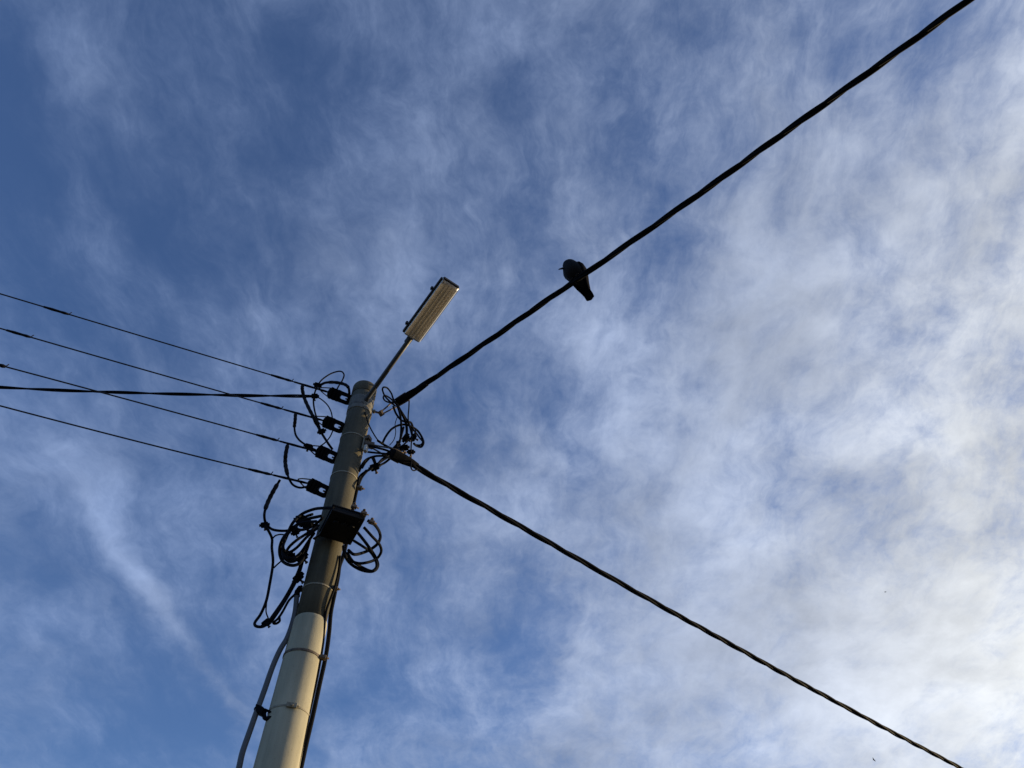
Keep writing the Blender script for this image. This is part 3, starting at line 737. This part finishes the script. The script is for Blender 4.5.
# cable running up the pole's right flank and its clips
def flank(pts, r, label, m='rubber'):
    jumper(pts, r, label, fn=lambda x, y, o: pp(x, y, o - 0.085), group='cables strapped down the pole', name='riser_cable', amp=.0, m=m)
flank([(366.5, 471, .03), (361.5, 477, .05), (357.8, 486, .04), (355, 497, .03), (352.5, 510, .01), (349.5, 528, .0), (344, 553, .02), (339.6, 566, .06), (338.2, 576, .07), (335.5, 590, .05), (331, 612, .04), (329.2, 632, .04), (326.0, 655, .04), (319.5, 685, .04), (313, 715, .04), (306, 745, .04), (300, 772, .04), (291, 808, .04), (276, 870, .04)], .0155, 'outer black cable running down the right flank of pole')
flank([(340.0, 556, .15), (338.7, 570, .15), (335.0, 586, .16), (330, 600, .17), (326.0, 612, .17), (324.2, 628, .15), (322.8, 645, .13), (317.5, 676, .12), (311, 706, .12), (304, 738, .12), (297.5, 768, .12), (288, 806, .12), (273, 868, .12)], .009, 'inner thin cable running down the right flank of pole')
# grey conduit on the left
cp = [(297, 594, .0), (294.5, 615, .01), (288, 636, .02), (280, 650, .02), (272.5, 667, .02), (264.5, 690, .02), (257.6, 709, .02), (249.5, 732, .02), (242.6, 752, .02), (238.5, 770, .02), (230, 805, .02), (216, 868, .0)]
path = catmull([pp(*c) for c in cp], 8)
con = thing('cable_conduit', path[-1], 'grey conduit pipe standing off the left flank of pole', 'conduit')
bm = bm_(); sweep(bm, path, .0185, 12); link('pipe', bm, M['grey'], con)
bm = bm_(); e_ = (path[0] - path[2]).normalized(); cyl(bm, path[0] - e_ * .02, path[0] + e_ * .03, .024, .018); link('end_collar', bm, M['plastic'], con)
cb = z3(132, 522, .02); cp2 = z3(172, 540, .06)
bm = bm_(); ax_ = (cp2 - cb).normalized(); box(bm, cb, (ax_, ax_.cross(Z).normalized(), Z), (.034, .030, .026), .006); cyl(bm, cb - ax_ * .05, cb - ax_ * .03, .012); link('clamp', bm, M['plastic'], con)
bm = bm_(); sweep(bm, catmull([cb + ax_ * .03, cb.lerp(cp2, .6) - Z * .03, cp2 - Z * .02, cp2 + ax_ * .04], 5), .014, 8); sweep(bm, [cb + ax_ * .03 + Z * .02, cp2 + ax_ * .05 + Z * .02], .008, 8); link('standoff', bm, M['plastic'], con)
# clips on the right flank
for (x, y, l) in ((359.5, 488, 'upper steel clip bolted to the right flank of pole'), (334.5, 588.5, 'steel clip where the lower upper-pole band meets cable'), (322.6, 657.5, 'dark clip beside the band on the painted part')):
    c = pp(x, y, .05); cl = thing('cable_clip', c, l, 'clip', 'clips on the pole flank')
    bm = bm_(); box(bm, c, (LT, HD, Z), (.022, .022, .013), .004); link('body', bm, M['dsteel'], cl)
    bm = bm_(); cyl(bm, c, c + LT * .045, .006); hexnut(bm, c + LT * .028, LT, .011, .012); link('bolt', bm, M['dsteel'], cl)

# ------------------------------------------------------------------ street lamp
L0 = pp(367.5, 398.0, .128)
def aim(P0, x, y, az): return hit(x, y, P0, az)
best = None
for i in range(1, 1800):
    a = R(90 + i * .05); p = aim(L0, 411, 337.5, a); v = p - L0
    if (p - CAM).dot(FW) < .5: continue
    el = math.degrees(math.atan2(v.z, math.hypot(v.x, v.y)))
    if best is None or abs(el - 14) < best[0]: best = (abs(el - 14), a, p)
LAZ, L1 = best[1], best[2]
L2 = hit(451.7, 281.8, L1, LAZ)       # far end of the head
lamp = thing('street_lamp', L0, 'long street lamp with ribbed translucent cover on slanting tube arm', 'street lamp')
e = (L1 - L0).normalized()
bm = bm_(); sweep(bm, [L0 - e * .05 - Z * .02, L0, L0.lerp(L1, .5), L1 + e * .06], [.0235, .0235, .0225, .0225], 16); link('arm', bm, M['armp'], lamp)
bm = bm_(); c = PXY + Z * (L0.z - .03); 
box(bm, L0 - e * .03 - Z * .02 + HD * .002, (LT, HD, Z), (.028, .010, .05), .004)
link('mounting_plate', bm, M['steel'], lamp)
bm = bm_(); rows = []
a0 = math.atan2(-HD.y, -HD.x)
for rr, zz in ((.1145, -.12), (.1185, -.12), (.1185, .055), (.1145, .055)):
    rows.append([bm.verts.new((PXY.x + rr * math.cos(a0 + t_), PXY.y + rr * math.sin(a0 + t_), L0.z + zz)) for t_ in [R(-80 + 160 * i / 30) for i in range(31)]])
for A, B in zip(rows, rows[1:] + rows[:1]):
    for i in range(30): bm.faces.new((A[i], A[i + 1], B[i + 1], B[i]))
bm.faces.new([r[0] for r in rows]); bm.faces.new([r[-1] for r in rows][::-1])
link('saddle', bm, M['saddle'], lamp)
bm = bm_()
for dz in (-.09,): hexnut(bm, L0 - e * .03 + Z * dz - HD * .008, HD, .013, .02)
link('bolt', bm, M['steel'], lamp)
head_e = (L2 - L1).normalized(); HL = (L2 - L1).length
# sideways axis: level, square to the arm; pick the head's slight roll
hs = head_e.cross(Z).normalized(); hu = hs.cross(head_e).normalized()
ROLL = R(-3)
qr = Quaternion(head_e, ROLL); hs = qr @ hs; hu = qr @ hu
HWID = 0.096
def hp(u, v, w): return L1 + head_e * u + hs * v + hu * w
def rrect(u0, u1, hw, rad, n=6):
    pts = []
    for cx, cy, a0 in ((u1 - rad, hw - rad, 0), (u0 + rad, hw - rad, PI / 2), (u0 + rad, -hw + rad, PI), (u1 - rad, -hw + rad, 1.5 * PI)):
        for i in range(n):
            a = a0 + PI / 2 * i / (n - 1); pts.append((cx + rad * math.cos(a), cy + rad * math.sin(a)))
    return pts
def shell(bm, rows, cap0=True, cap1=True, smooth=True):
    rg = [[bm.verts.new(hp(q[0], q[1], w)) for q in ring] for ring, w in rows]; n = len(rg[0])
    for A, B in zip(rg, rg[1:]):
        for i in range(n):
            f = bm.faces.new((A[i], A[(i + 1) % n], B[(i + 1) % n], B[i])); f.smooth = smooth
    if cap0: bm.faces.new(rg[0][::-1])
    if cap1: bm.faces.new(rg[-1])
# housing: an inverted pan (open below)
bm = bm_()
shell(bm, [(rrect(.006, HL - .006, HWID - .006, .036), .028), (rrect(.006, HL - .006, HWID - .006, .036), -.004), (rrect(0, HL, HWID, .04), -.006), (rrect(0, HL, HWID, .04), .014), (rrect(.01, HL - .01, HWID - .008, .04), .05), (rrect(.04, HL - .05, HWID - .04, .04), .075)])
link('housing', bm, M['house'], lamp)
# ridged reflector pan inside
bm = bm_(); cols = []
prof = [(-.078, .000), (-.066, .018), (-.050, .022), (-.040, .006), (-.030, .022), (-.012, .024), (0, .004), (.012, .024), (.030, .022), (.040, .006), (.050, .022), (.066, .018), (.078, .000)]
for u in (.03, HL - .085): cols.append([bm.verts.new(hp(u, v, w)) for v, w in prof])
for i in range(len(prof) - 1): bm.faces.new((cols[0][i], cols[0][i + 1], cols[1][i + 1], cols[1][i]))
link('reflector', bm, M['refl'], lamp)
bm = bm_(); box(bm, hp(HL - .05, 0, .008), (head_e, hs, hu), (.033, .07, .012), .006); link('gear_cover', bm, M['refl'], lamp)
for v in (-.02, .02):
    bm = bm_(); cyl(bm, hp(.05, v, .006), hp(HL - .10, v, .006), .0085); link('lamp_tube', bm, M['tube'], lamp)
# cover: shallow ribbed bowl
bm = bm_()
US = [0, .006, .03] + [.1 * i for i in range(1, 10)] + [.97, .994, 1]; nU = len(US) - 1; rows = []
def bow(v): return -.006 - .046 * max(0, 1 - abs(v / (HWID - .004)) ** 7) ** .8
vv = [(-1 + 2 * i / 44) * (HWID - .004) for i in range(45)]
for iu in range(nU + 1):
    u = .008 + (HL - .016) * US[iu]; endf = (0.0 if iu in (0, nU) else .8 if iu in (1, nU - 1) else 1.0)
    rows.append([bm.verts.new(hp(u, v, -.006 + (bow(v) + .006) * endf - (.0018 * abs(math.sin(v / .016 * PI / 2)) if endf == 1 and abs(v) < .08 else 0))) for i, v in enumerate(vv)])
for A, B in zip(rows, rows[1:]):
    for i in range(len(vv) - 1): bm.faces.new((A[i], A[i + 1], B[i + 1], B[i]))
link('cover', bm, M['lens'], lamp)
bm = bm_(); box(bm, hp(HL / 2, HWID - .002, -.009), (head_e, hs, hu), (HL / 2 - .012, .0085, .020), .008); link('hinge_rail', bm, M['house'], lamp)
bm = bm_(); box(bm, hp(HL - .002, .0, -.010), (head_e, hs, hu), (.006, HWID - .016, .020), .0055); link('end_rail', bm, M['house'], lamp)
for u in (.10, HL - .15):
    bm = bm_(); c = hp(u, HWID + .016, .0); box(bm, c, (head_e, hs, hu), (.012, .010, .018), .003); cyl(bm, c - head_e * .02, c + head_e * .02, .005); link('clip', bm, M['house'], lamp)
bm = bm_(); cyl(bm, hp(-.07, 0, .012), hp(.03, 0, .012), .029, .031); link('socket', bm, M['house'], lamp)

# ------------------------------------------------------------------ the bird on the cable
uB = (hit(577.0, 281, PA0, AZ_A) - raw[0]).length
def on_A(x):
    lo = hit(x, 279 + (577 - x) * .68, PA0, AZ_A); o = atA(0); ee = V((math.sin(AZ_A), math.cos(AZ_A), 0)); return atA((lo - o).dot(ee))
BC = on_A(576.5) + Z * .030
bird = thing('jackdaw', BC, 'black bird perched on the upper thick cable, beak pointing left', 'bird')
BF = V((math.sin(R(-139)), math.cos(R(-139)), 0)); BS = V((-BF.y, BF.x, 0))     # facing, and the bird's left
BSC = 1.12
def bp(f, s, z): return BC + (BF * f + BS * s + Z * z) * BSC
spine = [(-.100, -.020, .022, .014, 0), (-.082, .004, .038, .030, 0), (-.054, .032, .060, .050, 0), (-.022, .060, .080, .068, -.002), (.004, .082, .088, .074, -.006), (.024, .100, .084, .074, -.009), (.040, .117, .072, .068, -.010), (.050, .133, .060, .060, -.012), (.057, .149, .053, .054, -.014), (.062, .163, .044, .045, -.016), (.066, .173, .028, .029, -.017), (.067, .177, .012, .012, -.017)]
bm = bm_(); ly = bm.verts.layers.float.new('nape'); rows = []
for i, (f, z, rw, rh, so_) in enumerate(spine):
    a, b = spine[max(0, i - 1)], spine[min(len(spine) - 1, i + 1)]
    t = V((b[0] - a[0], b[1] - a[1])).normalized()
    nf, nz = t.y, -t.x                                   # towards the belly
    ring = []
    for j in range(20):
        an = 2 * PI * j / 20; s = math.sin(an) * rw; g = math.cos(an) * rh
        v = bm.verts.new(bp(f + nf * g, s + so_, z + nz * g))
        v[ly] = max(0.0, min(1.0, (0.55 - math.cos(an)) * 1.2)) * math.exp(-((z - .132) / .020) ** 2)
        ring.append(v)
    rows.append(ring)
for A, B in zip(rows, rows[1:]):
    for j in range(20): fc = bm.faces.new((A[j], A[(j + 1) % 20], B[(j + 1) % 20], B[j])); fc.smooth = True
bm.faces.new(rows[0][::-1]); bm.faces.new(rows[-1])
link('body', bm, M['plumage'], bird)
# tail: overlapping feathers
bm = bm_()
for i in range(7):
    s = (i - 3) / 3.0
    a0, a1 = V(bp(-.070, s * .016, .010)), V(bp(-.176 + abs(s) * .006, s * .025, -.102 + abs(s) * .005))
    dd = (a1 - a0).normalized(); w_ = BS; nn = dd.cross(w_).normalized()
    rw = []
    for t_, hw in ((0, .010), (.3, .013), (.75, .0145), (.95, .011), (1, .004)):
        c = a0.lerp(a1, t_) + nn * (.002 * (i % 2)); rw.append([bm.verts.new(c + w_ * hw * BSC * sx + nn * .0018 * sy) for sx, sy in ((-1, -1), (1, -1), (1, 1), (-1, 1))])
    for A, B in zip(rw, rw[1:]):
        for j in range(4): bm.faces.new((A[j], A[(j + 1) % 4], B[(j + 1) % 4], B[j]))
    bm.faces.new(rw[0][::-1]); bm.faces.new(rw[-1])
link('tail', bm, M['feather'], bird)
# folded wings
for sg in (-1, 1):
    bm = bm_(); rw = []
    for iw, (f, s, z, w_, th) in enumerate(((.036, .056, .128, .020, .012), (.020, .068, .108, .038, .015), (-.012, .070, .074, .044, .016), (-.050, .056, .034, .038, .015), (-.088, .036, -.006, .030, .014), (-.124, .024, -.044, .020, .010), (-.154, .020, -.076, .006, .004))):
        c = (f, (s + (.010 if sg < 0 and iw > 3 else 0)) * sg, z); along = V((-.62, 0, -.78)); perp = V((.78, 0, -.62))
        ring = []
        for j in range(12):
            an = 2 * PI * j / 12; ring.append(bm.verts.new(bp(c[0] + perp.x * w_ * math.cos(an), c[1] + sg * th * math.sin(an), c[2] + perp.z * w_ * math.cos(an))))
        rw.append(ring)
    for A, B in zip(rw, rw[1:]):
        for j in range(12): fc = bm.faces.new((A[j], A[(j + 1) % 12], B[(j + 1) % 12], B[j])); fc.smooth = True
    bm.faces.new(rw[0][::-1]); bm.faces.new(rw[-1]); link('wing', bm, M['feather'], bird)
# head turned to the viewer's left
HDIR = (V((-.95, .02, -.36))).normalized(); hc = bp(.050, -.012, .118)
bm = bm_(); sweep(bm, [hc + HDIR * .038, hc + HDIR * .070 , hc + HDIR * .100 - Z * .001, hc + HDIR * .112 - Z * .006], [.019, .0125, .0075, .002], 12, .8); link('beak', bm, M['beak'], bird)
hside = HDIR.cross(Z).normalized()
for sg in (-1, 1):
    bm = bm_(); ball(bm, hc + HDIR * .032 + hside * .041 * sg + Z * .012, .0075); link('eye', bm, M['eye'], bird)
for sg in (-1, 1):
    bm = bm_(); top = bp(.005, .024 * sg, .055); ft = BC + BS * .026 * sg * BSC + Z * .004
    sweep(bm, [top, top.lerp(ft, .5) - BF * .006, ft], [.011, .005, .0045], 8); lg = link('leg', bm, M['beak'], bird)
    bm = bm_()
    for sp, dr in ((-.35, 1), (0, 1), (.35, 1), (0, -1)):
        v = (BF * dr + BS * sp).normalized(); sweep(bm, catmull([ft, ft + v * .018 + Z * .002, ft + v * .032 - Z * .012, ft + v * .036 - Z * .026], 4), .0035, 6)
    link('toes', bm, M['beak'], lg)

# ------------------------------------------------------------------ far birds in the air
def flyer(x, y, dist, span, label, bank, yaw):
    c = CAM + ray(x, y).normalized() * dist
    f = V((math.cos(yaw), math.sin(yaw), 0)); s = V((-f.y, f.x, 0)); s = Quaternion(f, bank) @ s; u = f.cross(s)
    root = thing('flying_bird', c, label, 'bird', 'far birds in flight')
    bm = bm_(); sweep(bm, [c - f * span * .34, c - f * span * .12, c + f * span * .08, c + f * span * .24, c + f * span * .32], [span * .012, span * .06, span * .075, span * .045, span * .008], 10); link('body', bm, M['feather'], root)
    for sg in (-1, 1):
        bm = bm_(); rw = []
        for t_, ch, up in ((0, .13, 0), (.25, .14, .06), (.5, .02, .10)):
            p = c + s * span * t_ * sg + u * span * up - f * span * (.12 * t_ * t_)
            rw.append([bm.verts.new(p + f * span * ch * a + u * span * .008 * b) for a, b in ((-1, -1), (.7, -1), (.7, 1), (-1, 1))])
        for A, B in zip(rw, rw[1:]):
            for j in range(4): bm.faces.new((A[j], A[(j + 1) % 4], B[(j + 1) % 4], B[j]))
        bm.faces.new(rw[0][::-1]); bm.faces.new(rw[-1]); link('wing', bm, M['feather'], root)
flyer(874, 760, 150, .85, 'tiny dark bird in bright cloud near the bottom edge', R(70), R(20))
flyer(885.5, 592, 150, .62, 'faint dark speck of a bird against grey cloud', R(20), R(-40))
